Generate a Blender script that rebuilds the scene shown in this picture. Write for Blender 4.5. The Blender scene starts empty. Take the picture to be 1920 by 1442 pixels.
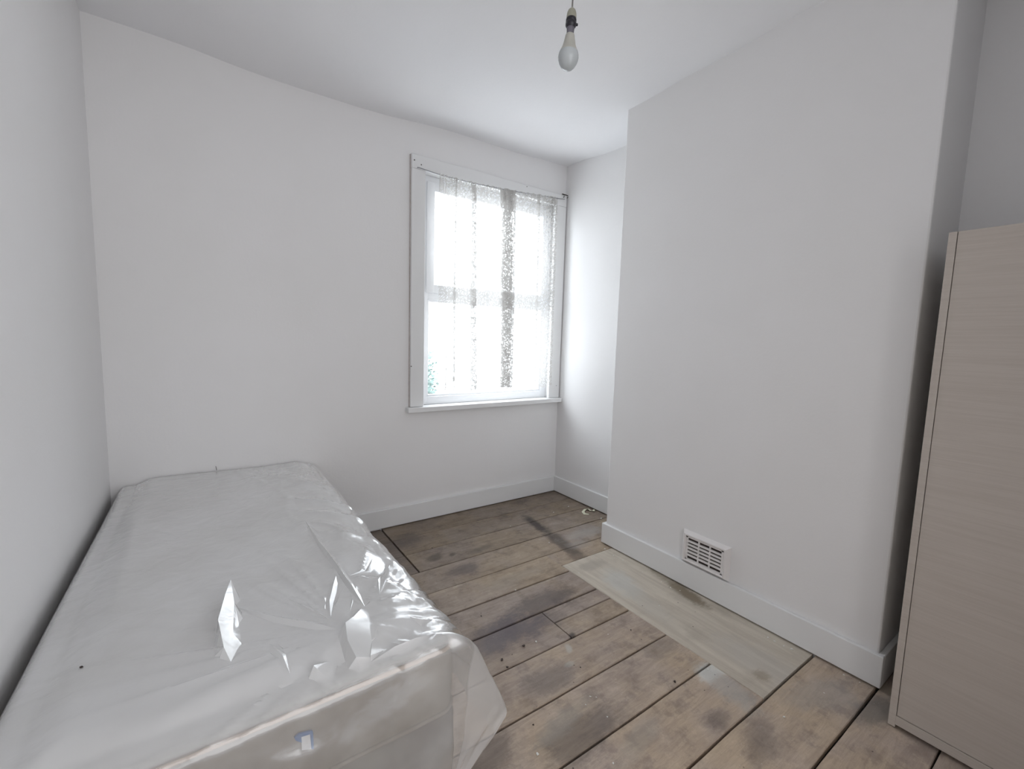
import bpy, bmesh, math, random
from mathutils import Vector, Matrix, noise
from mathutils.geometry import delaunay_2d_cdt
random.seed(7)
scene = bpy.context.scene
C = scene.collection

# ------------------------------------------------------------------ camera
F_PX, CAM = 824.394, Vector((0.3769, -2.6428, 1.2085))
YAW, PITCH, ROLL = -0.6107, -0.1006, 0.0294
def cam_axes():
    ca, sa = math.cos(YAW), math.sin(YAW); cb, sb = math.cos(PITCH), math.sin(PITCH)
    cc, sc = math.cos(ROLL), math.sin(ROLL)
    yaw = Matrix(((ca, -sa, 0), (sa, ca, 0), (0, 0, 1)))
    X = Vector((1, 0, 0)); Fw = Vector((0, cb, sb)); U = Vector((0, -sb, cb))
    return yaw @ (cc*X + sc*U), yaw @ (-sc*X + cc*U), yaw @ Fw
RX, UP, FW = cam_axes()
def spot(px, py, axis, val):
    """world point where the sight line through a pixel meets the plane axis = val"""
    d = FW + RX*((px-960)/F_PX) + UP*((721-py)/F_PX)
    return CAM + d*((val - CAM[axis])/d[axis])
cd = bpy.data.cameras.new('camera'); cam = bpy.data.objects.new('camera', cd); C.objects.link(cam)
cd.sensor_width = 36; cd.lens = F_PX/1920*36; cd.clip_start = .02
cam.matrix_world = Matrix((( RX.x, UP.x, -FW.x, CAM.x), (RX.y, UP.y, -FW.y, CAM.y), (RX.z, UP.z, -FW.z, CAM.z), (0, 0, 0, 1)))
scene.camera = cam

# ------------------------------------------------------------------ world, lights, exposure
w = bpy.data.worlds.new('overcast'); scene.world = w; w.use_nodes = True
bg = w.node_tree.nodes['Background']; bg.inputs[0].default_value = (.91, .94, 1.0, 1); bg.inputs[1].default_value = 6.8
def area(name, loc, rot, sx, sy, power, col=(1, 1, 1), portal=False):
    l = bpy.data.lights.new(name, 'AREA'); l.shape = 'RECTANGLE'; l.size = sx; l.size_y = sy; l.energy = power; l.color = col
    if portal: l.cycles.is_portal = True
    o = bpy.data.objects.new(name, l); C.objects.link(o); o.location = loc; o.rotation_euler = rot; return o
area('window_portal', (2.04, .27, 1.5), (math.radians(-90), 0, 0), 1.1, 1.5, 1, portal=True)
# added fill light beyond an invented opening behind the camera
area('fill_light', (1.0, -4.1, 1.3), (math.radians(90), 0, 0), 2.0, 2.2, 22, (.97, .975, 1))
vs = scene.view_settings
vs.view_transform = 'Standard'; vs.look = 'None'; vs.gamma = 1; vs.use_curve_mapping = False; vs.exposure = 0.42

# ------------------------------------------------------------------ helpers
def obj(name, bm, m, parent=None, smooth=None):
    me = bpy.data.meshes.new(name)
    if smooth is not None:
        bm.normal_update()
        for e in bm.edges:
            e.smooth = not (len(e.link_faces) == 2 and e.calc_face_angle(0) > math.radians(smooth))
        for f in bm.faces: f.smooth = True
    bm.to_mesh(me); bm.free()
    me.materials.append(m)
    o = bpy.data.objects.new(name, me); C.objects.link(o)
    if parent: o.parent = parent
    return o
def child_at(o, parent):
    o.parent = parent; o.matrix_parent_inverse = parent.matrix_world.inverted(); return o
def tag(o, label=None, cat=None, group=None, kind=None):
    if label: o['label'] = label
    if cat: o['category'] = cat
    if group: o['group'] = group
    if kind: o['kind'] = kind
    return o
def empty(name, loc=(0, 0, 0)):
    o = bpy.data.objects.new(name, None); o.empty_display_size = .1; C.objects.link(o); o.location = loc
    bpy.context.view_layer.update(); return o
def box(bm, x0, x1, y0, y1, z0, z1, bev=0, seg=2):
    g = bmesh.ops.create_cube(bm, size=1)['verts']
    for v in g:
        v.co = Vector((x0 + (v.co.x+.5)*(x1-x0), y0 + (v.co.y+.5)*(y1-y0), z0 + (v.co.z+.5)*(z1-z0)))
    if bev:
        es = list({e for v in g for e in v.link_edges})
        bmesh.ops.bevel(bm, geom=es, offset=bev, segments=seg, profile=.5, affect='EDGES')
def boxobj(name, dims, m, parent=None, bev=0, smooth=12):
    bm = bmesh.new()
    for d in (dims if isinstance(dims[0], (tuple, list)) else [dims]): box(bm, *d, bev=bev)
    return obj(name, bm, m, parent, smooth)
def tube(bm, pts, r, n=10):
    rings = []
    for i, p in enumerate(pts):
        p = Vector(p); a = Vector(pts[max(i-1, 0)]); b = Vector(pts[min(i+1, len(pts)-1)])
        t = (b-a).normalized(); u = t.cross(Vector((0, 0, 1)))
        if u.length < .05: u = t.cross(Vector((1, 0, 0)))
        u.normalize(); v = t.cross(u)
        rr = r[i] if isinstance(r, (list, tuple)) else r
        rings.append([bm.verts.new(p + u*math.cos(k*2*math.pi/n)*rr + v*math.sin(k*2*math.pi/n)*rr) for k in range(n)])
    for a, b in zip(rings, rings[1:]):
        for k in range(n): bm.faces.new((a[k], a[(k+1) % n], b[(k+1) % n], b[k]))
    bm.faces.new(rings[0]); bm.faces.new(rings[-1][::-1])
def lathe(bm, prof, n=40, cap=True):
    rings = [[bm.verts.new((r*math.cos(k*2*math.pi/n), r*math.sin(k*2*math.pi/n), z)) for k in range(n)] for r, z in prof]
    for a, b in zip(rings, rings[1:]):
        for k in range(n): bm.faces.new((a[k], a[(k+1) % n], b[(k+1) % n], b[k]))
    if cap: bm.faces.new(rings[0][::-1]); bm.faces.new(rings[-1])
def lerp(a, b, t): return a+(b-a)*t
def sstep(a, b, x):
    t = min(1, max(0, (x-a)/(b-a))); return t*t*(3-2*t)
def interp(tab, x):
    if x <= tab[0][0]: return tab[0][1]
    for (a, va), (b, vb) in zip(tab, tab[1:]):
        if x <= b: return lerp(va, vb, (x-a)/(b-a))
    return tab[-1][1]

# ------------------------------------------------------------------ materials
class NT:
    def __init__(s, name):
        s.m = bpy.data.materials.new(name); s.m.use_nodes = True; s.t = s.m.node_tree; s.t.nodes.clear()
        s.out = s.n('ShaderNodeOutputMaterial'); s.geo = None
    def n(s, k, **kw):
        nd = s.t.nodes.new(k)
        for a, b in kw.items(): setattr(nd, a, b)
        return nd
    def l(s, a, b): s.t.links.new(a, b)
    def pos(s):
        if not s.geo: s.geo = s.n('ShaderNodeTexCoord').outputs['Object']
        return s.geo
    def mapping(s, v, scale=(1, 1, 1), loc=(0, 0, 0), rot=(0, 0, 0), kind='POINT'):
        m = s.n('ShaderNodeMapping', vector_type=kind); s.l(v, m.inputs[0])
        m.inputs['Scale'].default_value = scale; m.inputs['Location'].default_value = loc; m.inputs['Rotation'].default_value = rot
        return m.outputs[0]
    def noise(s, v, scale, detail=4, rough=.55, dist=0):
        t = s.n('ShaderNodeTexNoise'); s.l(v, t.inputs['Vector']); t.inputs['Scale'].default_value = scale
        t.inputs['Detail'].default_value = detail; t.inputs['Roughness'].default_value = rough; t.inputs['Distortion'].default_value = dist
        return t.outputs['Fac']
    def ramp(s, f, a, b, va=0, vb=1):
        r = s.n('ShaderNodeMapRange', interpolation_type='SMOOTHSTEP'); s.l(f, r.inputs[0])
        for i, x in zip((1, 2, 3, 4), (a, b, va, vb)): r.inputs[i].default_value = x
        return r.outputs[0]
    def math(s, op, a, b=None):
        m = s.n('ShaderNodeMath', operation=op)
        for i, x in enumerate((a, b)):
            if x is None: continue
            if isinstance(x, (int, float)): m.inputs[i].default_value = x
            else: s.l(x, m.inputs[i])
        return m.outputs[0]
    def mix(s, f, a, b, blend='MIX'):
        m = s.n('ShaderNodeMix', data_type='RGBA', blend_type=blend)
        for i, x in ((0, f), (6, a), (7, b)):
            if isinstance(x, (int, float)): m.inputs[i].default_value = x
            elif isinstance(x, (tuple, list)): m.inputs[i].default_value = (*x, 1) if len(x) == 3 else x
            else: s.l(x, m.inputs[i])
        return m.outputs[2]
    def bump(s, h, strength=.3, dist=.01):
        b = s.n('ShaderNodeBump'); s.l(h, b.inputs['Height']); b.inputs['Strength'].default_value = strength; b.inputs['Distance'].default_value = dist
        return b.outputs[0]
    def pbr(s, col, rough=.6, normal=None, spec=.5, metal=0):
        p = s.n('ShaderNodeBsdfPrincipled')
        if isinstance(col, (tuple, list)): p.inputs['Base Color'].default_value = (*col, 1)
        else: s.l(col, p.inputs['Base Color'])
        if isinstance(rough, (int, float)): p.inputs['Roughness'].default_value = rough
        else: s.l(rough, p.inputs['Roughness'])
        p.inputs['Specular IOR Level'].default_value = spec; p.inputs['Metallic'].default_value = metal
        if normal: s.l(normal, p.inputs['Normal'])
        return p.outputs[0]
    def schlick(s, f0=.05, gain=1, normal=None):
        lw = s.n('ShaderNodeLayerWeight'); lw.inputs[0].default_value = .5
        if normal: s.l(normal, lw.inputs['Normal'])
        return s.math('MULTIPLY', s.math('ADD', s.math('MULTIPLY', s.math('POWER', lw.outputs['Facing'], 5), 1-f0), f0), gain)
    def done(s, sh): s.l(sh, s.out.inputs[0]); return s.m
def plain(name, col, rough=.5, spec=.5, metal=0, var=.06, scale=30, bump=.05):
    t = NT(name); f = t.noise(t.pos(), scale)
    c = t.mix(f, tuple(x*(1-var) for x in col), tuple(min(1, x*(1+var)) for x in col))
    return t.done(t.pbr(c, rough, t.bump(f, bump, .002), spec, metal))
def painted(name, a, b, rough=.75, bmp=.12):
    t = NT(name); p = t.pos()
    c = t.mix(t.ramp(t.noise(p, 1.1, 3), .35, .65), a, b)
    h = t.math('ADD', t.noise(p, 4, 3), t.math('MULTIPLY', t.noise(p, 90, 4), .16))
    return t.done(t.pbr(c, rough, t.bump(h, bmp, .02), .3))
M = {}
M['wall'] = painted('matt_white_wall_paint', (.86, .85, .845), (.88, .87, .87))
M['ceiling'] = painted('matt_white_ceiling_paint', (.89, .89, .905), (.91, .905, .915))
M['gloss'] = painted('satin_white_woodwork', (.83, .83, .825), (.86, .86, .86), .38, .05)
M['upvc'] = plain('white_window_plastic', (.87, .88, .9), .25, var=.01)
M['vent'] = plain('cream_white_vent_plastic', (.82, .79, .78), .4, var=.02)
M['dark'] = plain('dark_void', (.02, .016, .014), .9)
M['screw'] = plain('dark_screw_metal', (.08, .07, .06), .5, metal=.6)
M['wire'] = plain('grey_curtain_wire', (.3, .3, .32), .5)
M['flake'] = plain('white_paint_flake', (.8, .79, .75), .6)
M['crumb'] = plain('dark_crumb', (.05, .035, .03), .8)
M['litter'] = plain('cream_tape', (.80, .80, .62), .5)
M['joint_tone'] = plain('joint_dirt_and_shade', (.50, .45, .42), .9, var=.3, scale=60)
M['cap_cream'] = plain('aged_cream_bakelite', (.36, .35, .28), .4)
M['black'] = plain('black_bakelite', (.016, .015, .022), .35)
M['neck_grey'] = plain('grey_metal_cap', (.17, .16, .19), .4, metal=.3)
M['bulb_base'] = plain('cream_bulb_base', (.50, .49, .44), .35, var=.03)
M['bulb_glass'] = plain('frosted_bulb_globe', (.52, .55, .56), .18, var=.01)
M['cord'] = plain('grey_flex', (.2, .19, .18), .5)
M['blue'] = plain('blue_print', (.01, .12, .36), .5)
M['label'] = plain('white_label', (.75, .77, .8), .5)

def wardrobe_mat():
    t = NT('beige_wood_grain_laminate'); p = t.pos()
    a = t.noise(t.mapping(p, (1, 1.2, 46)), 3.0, 5, .6); b = t.noise(t.mapping(p, (1, 4, 260)), 2.0, 3, .6)
    c = t.mix(t.ramp(a, .3, .7), (.50, .445, .395), (.545, .49, .44))
    c = t.mix(t.math('MULTIPLY', t.ramp(b, .5, .75), .35), c, (.60, .55, .50))
    c = t.mix(t.math('MULTIPLY', t.ramp(a, .62, .8), .25), c, (.42, .37, .33))
    return t.done(t.pbr(c, .45, t.bump(b, .08, .001), .4))
M['wardrobe'] = wardrobe_mat()

def stain(t, col, p, px, py, ln, wd, ang, tint, amt, soft=.5):
    c = spot(px, py, 2, 0)
    v = t.mapping(p, (1, 1, 1), (-c.x, -c.y, 0))
    v = t.mapping(v, (1, 1, 1), (0, 0, 0), (0, 0, -math.radians(ang)))
    v = t.mapping(v, (1/ln, 1/wd, 0))
    ln_ = t.n('ShaderNodeVectorMath', operation='LENGTH'); t.l(v, ln_.inputs[0])
    d = t.math('ADD', ln_.outputs['Value'], t.math('MULTIPLY', t.math('SUBTRACT', t.stn, .5), 3.0))
    m = t.math('MULTIPLY', t.ramp(d, 1-soft, 1+soft, 1, 0), amt)
    return t.mix(m, col, tint)
def floor_mat(patch=False):
    t = NT('worn_floorboards' if not patch else 'pale_replacement_board'); p = t.pos(); t.stn = t.math('ADD', t.math('MULTIPLY', t.noise(p, 8, 6, .7), .65), t.math('MULTIPLY', t.noise(t.mapping(p, (1, 3, 1)), 26, 5, .75), .35))
    att = t.n('ShaderNodeAttribute'); att.attribute_name = 'tone'; tone = att.outputs['Fac']
    if not patch:
        # grain runs with the boards; each board shifts the pattern
        cx = t.n('ShaderNodeCombineXYZ'); t.l(t.math('MULTIPLY', tone, 7.3), cx.inputs[0]); t.l(t.math('MULTIPLY', tone, 3.1), cx.inputs[1])
        add = t.n('ShaderNodeVectorMath', operation='ADD'); t.l(p, add.inputs[0]); t.l(cx.outputs[0], add.inputs[1]); q = add.outputs[0]
        g = t.noise(t.mapping(q, (1.8, 13, 1)), 3.2, 7, .66, 1.2)
        g3 = t.noise(t.mapping(q, (4, 60, 1)), 6, 6, .75)
        g2 = t.noise(t.mapping(q, (3, 90, 1)), 4, 3, .6)
        blot = t.noise(t.mapping(q, (1, 1.8, 1)), 3.4, 7, .68)
        col = t.mix(t.ramp(g, .28, .72), (.32, .275, .232), (.42, .37, .315))
        col = t.mix(t.math('MULTIPLY', t.ramp(tone, .0, 1.0), .55), col, t.mix(t.ramp(g, .3, .7), (.27, .235, .225), (.345, .305, .29)))
        col = t.mix(t.math('MULTIPLY', t.ramp(blot, .5, .75), .62), col, (.185, .155, .142))
        col = t.mix(t.math('MULTIPLY', t.ramp(blot, .46, .25), .40), col, (.50, .44, .37))
        col = t.mix(t.math('MULTIPLY', t.ramp(g2, .62, .78), .35), col, (.17, .14, .125))
        col = t.mix(t.math('MULTIPLY', t.ramp(g3, .48, .72), .26), col, (.17, .14, .12))
        pat = t.noise(q, 11, 7, .72)
        col = t.mix(t.math('MULTIPLY', t.ramp(pat, .50, .64), .5), col, (.18, .155, .145))
        col = t.mix(t.math('MULTIPLY', t.ramp(pat, .46, .34), .35), col, (.52, .46, .40))
        hue = t.noise(t.mapping(q, loc=(5, 2, 0)), 2.6, 4, .6)
        col = t.mix(1.0, col, t.mix(t.ramp(hue, .38, .62), (1.03, .985, .915), (.975, .965, 1.0)), 'MULTIPLY')
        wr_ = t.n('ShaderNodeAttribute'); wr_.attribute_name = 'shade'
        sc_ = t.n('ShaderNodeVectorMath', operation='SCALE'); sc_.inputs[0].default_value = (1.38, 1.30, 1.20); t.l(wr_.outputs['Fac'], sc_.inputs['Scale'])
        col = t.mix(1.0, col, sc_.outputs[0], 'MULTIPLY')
    else:
        g = t.noise(t.mapping(p, (12, 1.0, 1)), 2.4, 6, .6, .6); blot = t.noise(p, 5, 5, .6)
        col = t.mix(t.ramp(g, .3, .7), (.52, .46, .385), (.64, .58, .49))
        col = t.mix(t.math('MULTIPLY', t.ramp(blot, .5, .7), .3), col, (.29, .25, .205))
    D = (.055, .045, .043); P = (.155, .132, .135); Wt = (.55, .54, .5); B = (.17, .13, .08)
    a_, b_ = spot(985, 966, 2, 0), spot(1092, 1048, 2, 0); sa = math.degrees(math.atan2(b_.y-a_.y, b_.x-a_.x))
    S = [(1003, 982, .15, .035, sa, D, .85), (1050, 1015, .17, .05, sa, D, .7), (1082, 1042, .12, .05, sa, (.10, .075, .06), .6), (1018, 1128, .18, .07, 5, (.10, .083, .083), .65), (1000, 1170, .16, .05, 0, (.11,.093,.098), .45),
         (815, 1045, .05, .035, 20, (.10, .08, .065), .7), (848, 1040, .025, .02, 40, (.09, .07, .06), .7), (868, 1068, .09, .05, 0, (.12,.10,.10), .6),
         (920, 1200, .2, .08, 5, P, .65), (960, 1185, .14, .07, 0, (.13,.11,.125), .55), (760, 1015, .12, .09, 0, (.13,.108,.10), .6), (1072, 1192, .02, .014, 20, D, .85),
         (1066, 1215, .028, .014, 60, Wt, .7), (1330, 1260, .06, .028, 10, (.8, .79, .74), .9), (1358, 1255, .045, .022, 0, (.8, .79, .74), .8), (1362, 1285, .11, .05, sa, (.46, .45, .43), .55), (1620, 1270, .1, .03, sa, (.5, .47, .38), .5), (1095, 1000, .16, .05, 0, (.42, .39, .37), .5), (900, 1030, .1, .03, 10, (.13, .11, .09), .5), (1068, 1245, .02, .01, 0, Wt, .5),
         (1085, 1020, .08, .05, 0, (.36, .33, .31), .5), (1100, 990, .1, .06, 0, (.36,.33,.31), .35), (1090, 1375, .15, .07, 8, (.10, .085, .083), .6), (900, 1420, .12, .06, 0, (.11,.09,.085), .55), (1030, 1275, .1, .05, 0, (.16,.138,.13), .5),
         (1425, 1390, .09, .05, 20, (.13,.11,.105), .45), (1345, 1350, .05, .03, 0, (.12,.1,.1), .5), (1060, 1350, .12, .03, 8, (.38,.345,.30), .5), (1200, 1385, .12, .03, 10, (.36,.33,.29), .4), (1650, 1330, .12, .04, -10, (.17,.16,.15), .7),
         (1540, 1300, .14, .06, -20, (.40, .37, .34), .45), (1240, 1215, .1, .04, 0, (.16,.14,.135), .4), (960, 1085, .2, .04, 3, (.34,.29,.235), .45)]
    Sp = [(1165, 1092, .07, .12, -20, (.60, .60, .57), .6), (1210, 1130, .05, .16, -10, (.48, .45, .40), .45), (1290, 1115, .035, .11, -8, B, .75), (1250, 1085, .03, .12, -8, (.24,.20,.14), .5), (1420, 1240, .08, .16, 0, (.50, .47, .43), .5), (1430, 1268, .03, .03, 0, (.24, .18, .11), .5), (1110, 1060, .08, .04, 0, (.28, .25, .21), .4), (1490, 1200, .02, .12, 0, (.52, .46, .41), .5)]
    for s_ in (Sp if patch else S): col = stain(t, col, p, *s_)
    # pale specks and scuffs of paint dust, dark pits and nail heads
    vo = t.n('ShaderNodeTexVoronoi'); vo.inputs['Scale'].default_value = 42; t.l(p, vo.inputs['Vector']); vo.inputs['Randomness'].default_value = 1
    spk = t.math('MULTIPLY', t.ramp(vo.outputs['Distance'], .035, .075, 1, 0), t.ramp(t.noise(p, 6, 2), .52, .56))
    col = t.mix(t.math('MULTIPLY', spk, .75), col, (.62, .60, .55))
    v2 = t.n('ShaderNodeTexVoronoi'); v2.inputs['Scale'].default_value = 17; t.l(t.mapping(p, loc=(3.3, 1.7, 0)), v2.inputs['Vector'])
    pit = t.math('MULTIPLY', t.ramp(v2.outputs['Distance'], .03, .06, 1, 0), t.ramp(t.noise(p, 4.2, 2), .5, .54))
    col = t.mix(t.math('MULTIPLY', pit, .8), col, (.04, .03, .028))
    dust = t.math('MULTIPLY', t.ramp(t.noise(t.mapping(p, (1, 2.5, 1)), 22, 6, .75), .6, .78), .35)
    col = t.mix(dust, col, (.42, .39, .35))
    h = t.math('ADD', t.math('MULTIPLY', g, .6), t.noise(p, 60, 5, .7))
    return t.done(t.pbr(col, t.ramp(blot, .3, .7, .55, .75), t.bump(h, .35, .004), .35))
M['floor'] = floor_mat(); M['patch'] = floor_mat(True)

def fabric_mat(name, a, b, scale=14):
    t = NT(name); p = t.pos()
    f = t.noise(p, scale, 3)
    c = t.mix(t.ramp(f, .3, .7), a, b)
    return t.done(t.pbr(c, .85, t.bump(f, .15, .01), .2))
M['mattress'] = fabric_mat('white_mattress_ticking', (.88, .875, .865), (.92, .915, .91), 4)
M['mattress_side'] = fabric_mat('mattress_border', (.20, .175, .15), (.34, .32, .29), 7)  # border colour darkened to carry the shade on the bed's front
M['piping'] = fabric_mat('tan_piping', (.50, .38, .29), (.58, .46, .37), 20)
M['divan'] = fabric_mat('grey_divan_fabric', (.13, .115, .115), (.25, .245, .23), 6)  # grey fabric, darkened further to stand in for shade low on the bed

def film_mat():
    t = NT('milky_polythene_film'); p = t.pos()
    tr = t.n('ShaderNodeBsdfTransparent'); tr.inputs[0].default_value = (.97, .97, .96, 1)
    df = t.n('ShaderNodeBsdfDiffuse'); t.l(t.mix(t.ramp(t.noise(t.mapping(p, (1, 1, 1)), 3.5, 3), .3, .7), (.76, .755, .745), (.84, .84, .84)), df.inputs[0])
    tl = t.n('ShaderNodeBsdfTranslucent'); tl.inputs[0].default_value = (.85, .85, .84, 1)
    milk = t.n('ShaderNodeMixShader'); milk.inputs[0].default_value = .12; t.l(df.outputs[0], milk.inputs[1]); t.l(tl.outputs[0], milk.inputs[2])
    base = t.n('ShaderNodeMixShader'); ply = t.n('ShaderNodeAttribute'); ply.attribute_name = 'layers'; t.l(ply.outputs['Fac'], base.inputs[0]); t.l(tr.outputs[0], base.inputs[1]); t.l(milk.outputs[0], base.inputs[2])
    gl = t.n('ShaderNodeBsdfGlossy'); gl.inputs['Roughness'].default_value = .17; gl.inputs[0].default_value = (1, 1, 1, 1)
    h = t.noise(t.mapping(p, (1, 1, 1)), 16, 3, .5, .6)
    b = t.bump(h, .25, .006); t.l(b, gl.inputs['Normal'])
    top = t.n('ShaderNodeMixShader'); t.l(t.schlick(.05, 2.2, b), top.inputs[0]); t.l(base.outputs[0], top.inputs[1]); t.l(gl.outputs[0], top.inputs[2])
    return t.done(top.outputs[0])
M['film'] = film_mat()

def glass_mat():
    t = NT('window_glass')
    tr = t.n('ShaderNodeBsdfTransparent'); tr.inputs[0].default_value = (.95, .97, .97, 1)
    gl = t.n('ShaderNodeBsdfGlossy'); gl.inputs['Roughness'].default_value = .02
    mx = t.n('ShaderNodeMixShader'); t.l(t.schlick(.04), mx.inputs[0]); t.l(tr.outputs[0], mx.inputs[1]); t.l(gl.outputs[0], mx.inputs[2])
    return t.done(mx.outputs[0])
M['glass'] = glass_mat()

def lace_mat():
    t = NT('floral_lace'); uv = t.n('ShaderNodeTexCoord').outputs['UV']
    # scrolling leaf motif: warped cells with open centres
    nz = t.n('ShaderNodeTexNoise'); nz.inputs['Scale'].default_value = 34; nz.inputs['Detail'].default_value = 1; t.l(uv, nz.inputs['Vector'])
    sub = t.n('ShaderNodeVectorMath', operation='MULTIPLY_ADD'); t.l(nz.outputs['Color'], sub.inputs[0]); sub.inputs[1].default_value = (.03, .03, 0); t.l(uv, sub.inputs[2])
    vo = t.n('ShaderNodeTexVoronoi', feature='DISTANCE_TO_EDGE'); vo.inputs['Scale'].default_value = 46; t.l(sub.outputs[0], vo.inputs['Vector'])
    a = t.ramp(vo.outputs['Distance'], .10, .16, 1, 0)
    v1 = t.n('ShaderNodeTexVoronoi'); v1.inputs['Scale'].default_value = 46; t.l(sub.outputs[0], v1.inputs['Vector'])
    dot = t.ramp(v1.outputs['Distance'], .14, .2, 1, 0)
    motif = t.math('MAXIMUM', a, dot)
    op = t.ramp(motif, 0, 1, .09, .80)
    tr = t.n('ShaderNodeBsdfTransparent')
    df = t.n('ShaderNodeBsdfDiffuse'); df.inputs[0].default_value = (.74, .72, .69, 1)
    tl = t.n('ShaderNodeBsdfTranslucent'); tl.inputs[0].default_value = (.42, .41, .40, 1)
    add = t.n('ShaderNodeMixShader'); add.inputs[0].default_value = .35; t.l(df.outputs[0], add.inputs[1]); t.l(tl.outputs[0], add.inputs[2])
    mx = t.n('ShaderNodeMixShader'); t.l(op, mx.inputs[0]); t.l(tr.outputs[0], mx.inputs[1]); t.l(add.outputs[0], mx.inputs[2])
    return t.done(mx.outputs[0])
M['lace'] = lace_mat()
M['leaf'] = plain('leaf_green', (.13, .18, .165), .6, var=.3)
M['bark'] = plain('bark', (.06, .05, .04), .9, var=.3)

# ------------------------------------------------------------------ room shell
W, CB, Y1, Y2, YB, H = 2.6765, 2.3292, -.887, -2.203, -3.05, 2.5
WX0, WX1, WZ0, WZ1 = 1.52, 2.592, .765, 2.23            # window opening
def struct(o): o['kind'] = 'structure'; return o
struct(boxobj('wall_left', (-.15, 0, YB-.15, .28, -.05, 2.7), M['wall']))
struct(boxobj('wall_window', [(0, WX0, 0, .28, -.05, 2.7), (WX1, W+.4, 0, .28, -.05, 2.7), (WX0, WX1, 0, .28, -.05, WZ0), (WX0, WX1, 0, .28, WZ1, 2.7)], M['wall']))
struct(boxobj('wall_right', (W, W+.2, YB-.15, 0, -.05, 2.7), M['wall']))
struct(boxobj('wall_chimney_breast', (CB, W+.02, Y2, Y1, -.05, 2.65), M['wall'], bev=.006))
struct(boxobj('wall_back', [(0, .12, YB-.15, YB, -.05, 2.7), (1.45, W, YB-.15, YB, -.05, 2.7), (.12, 1.45, YB-.15, YB, 2.3, 2.7)], M['wall']))  # opening in this wall is invented, to let the fill light in
struct(boxobj('wall_fill_bay', [(-.2, -.1, -4.2, YB-.15, -.05, 2.7), (2.4, 2.5, -4.2, YB-.15, -.05, 2.7), (-.1, 2.4, -4.3, -4.2, -.05, 2.7), (-.1, 2.4, -4.2, YB-.15, 2.5, 2.6), (-.1, 2.4, -4.2, YB-.15, -.05, -.005)], M['wall']))  # unseen enclosure added around the fill light
# ceiling: old plaster, a little uneven
ctl = [(0, 0, 2.505), (.925, 0, 2.476), (1.995, 0, 2.511), (2.68, 0, 2.527), (2.68, -.58, 2.494), (2.33, -.886, 2.484), (2.33, -1.4, 2.498), (2.33, -1.82, 2.511), (0, -1.5, 2.5), (1.2, -1.2, 2.5), (0, -3, 2.5), (1.2, -3, 2.5), (2.6, -3, 2.5)]
def ceil_z(x, y):
    n = d = 0
    for a, b, z in ctl:
        k = 1/((x-a)**2+(y-b)**2+.004)**1.5; n += k*z; d += k
    return n/d
bm = bmesh.new(); NX, NY = 40, 46
vv = [[bm.verts.new((lerp(-.02, W+.03, i/NX), lerp(.02, YB-.02, j/NY), ceil_z(lerp(-.02, W+.03, i/NX), lerp(.02, YB-.02, j/NY)))) for j in range(NY+1)] for i in range(NX+1)]
for i in range(NX):
    for j in range(NY): bm.faces.new((vv[i][j], vv[i][j+1], vv[i+1][j+1], vv[i+1][j]))
top = bmesh.ops.extrude_face_region(bm, geom=bm.faces[:])['geom']
for v in top:
    if isinstance(v, bmesh.types.BMVert): v.co.z = 2.68
bmesh.ops.recalc_face_normals(bm, faces=bm.faces[:])
struct(obj('ceiling', bm, M['ceiling'], smooth=40))

# floor: boards along x over a dark void
seams = [(.0, .0), (-.205, .002), (-.405, .003), (-.612, .004), (-.818, .0025), (-1.013, .006), (-1.212, .006), (-1.414, .0045), (-1.612, .005), (-1.809, .005), (-2.010, .0055), (-2.212, .006), (-2.405, .003), (-2.60, .004), (-2.8, .004), (-3.2, .004)]
bm = bmesh.new(); tone_l = bm.faces.layers.float.new('tone_f')
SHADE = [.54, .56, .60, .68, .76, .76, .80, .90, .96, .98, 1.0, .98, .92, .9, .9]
def board(bm, x0, x1, ya, yb, ga, gb, tone, seed, zt=0.):
    """one plank, ya > yb, with worn edges"""
    n = max(2, int((x1-x0)/.04)); ch = .0022; rows = []
    for i in range(n+1):
        x = lerp(x0, x1, i/n)
        ea = ya - ga*.75 + (noise.noise(Vector((x*5, seed*3.1, 0)))*.0022)
        eb = yb + gb*.75 + (noise.noise(Vector((x*5, seed*3.1+9, 0)))*.0022)
        cup = noise.noise(Vector((x*1.3, seed, 4)))*.0007
        prof = [(ea, -.022), (ea, -ch*1.4+zt), (ea-ch, zt+cup), ((ea+eb)/2, zt-.0005+cup), (eb+ch, zt+cup), (eb, -ch*1.4+zt), (eb, -.022)]
        rows.append([bm.verts.new((x, y, z)) for y, z in prof])
    fs = []
    for a, b in zip(rows, rows[1:]):
        for k in range(6): fs.append(bm.faces.new((a[k], b[k], b[k+1], a[k+1])))
    fs.append(bm.faces.new(rows[0])); fs.append(bm.faces.new(rows[-1][::-1]))
    for f in fs: f[tone_l] = tone
tones = [.35, .3, .42, .38, .2, .75, .9, .55, .35, .5, .3, .62, .7, .5, .5]
PX = 1.925                                              # patch board edge
for i, ((ya, ga), (yb, gb)) in enumerate(zip(seams, seams[1:])):
    tn = tones[i]
    if i < 3:
        board(bm, 0, 1.246, ya, yb, ga, gb, .8, i+20, -.003); board(bm, 1.254, W, ya, yb, ga, gb, tn, i)
    elif 5 <= i <= 9:
        if i == 6:
            board(bm, 0, 1.572, ya, yb, ga, gb, tn, i)
            board(bm, 1.577, PX-.002, ya, -1.302, ga, .0025, .8, 31); board(bm, 1.577, PX-.002, -1.302, yb, .0025, gb, .45, 32)
        else: board(bm, 0, PX-.002, ya, yb, ga, gb, tn, i)
    elif i == 4:
        board(bm, 0, PX-.002, ya, yb, ga, gb, tn, i); board(bm, PX-.002, W, ya, -.950, ga, .002, .3, 33)
    else: board(bm, 0, W, ya, yb, ga, gb, tn, i)
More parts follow.
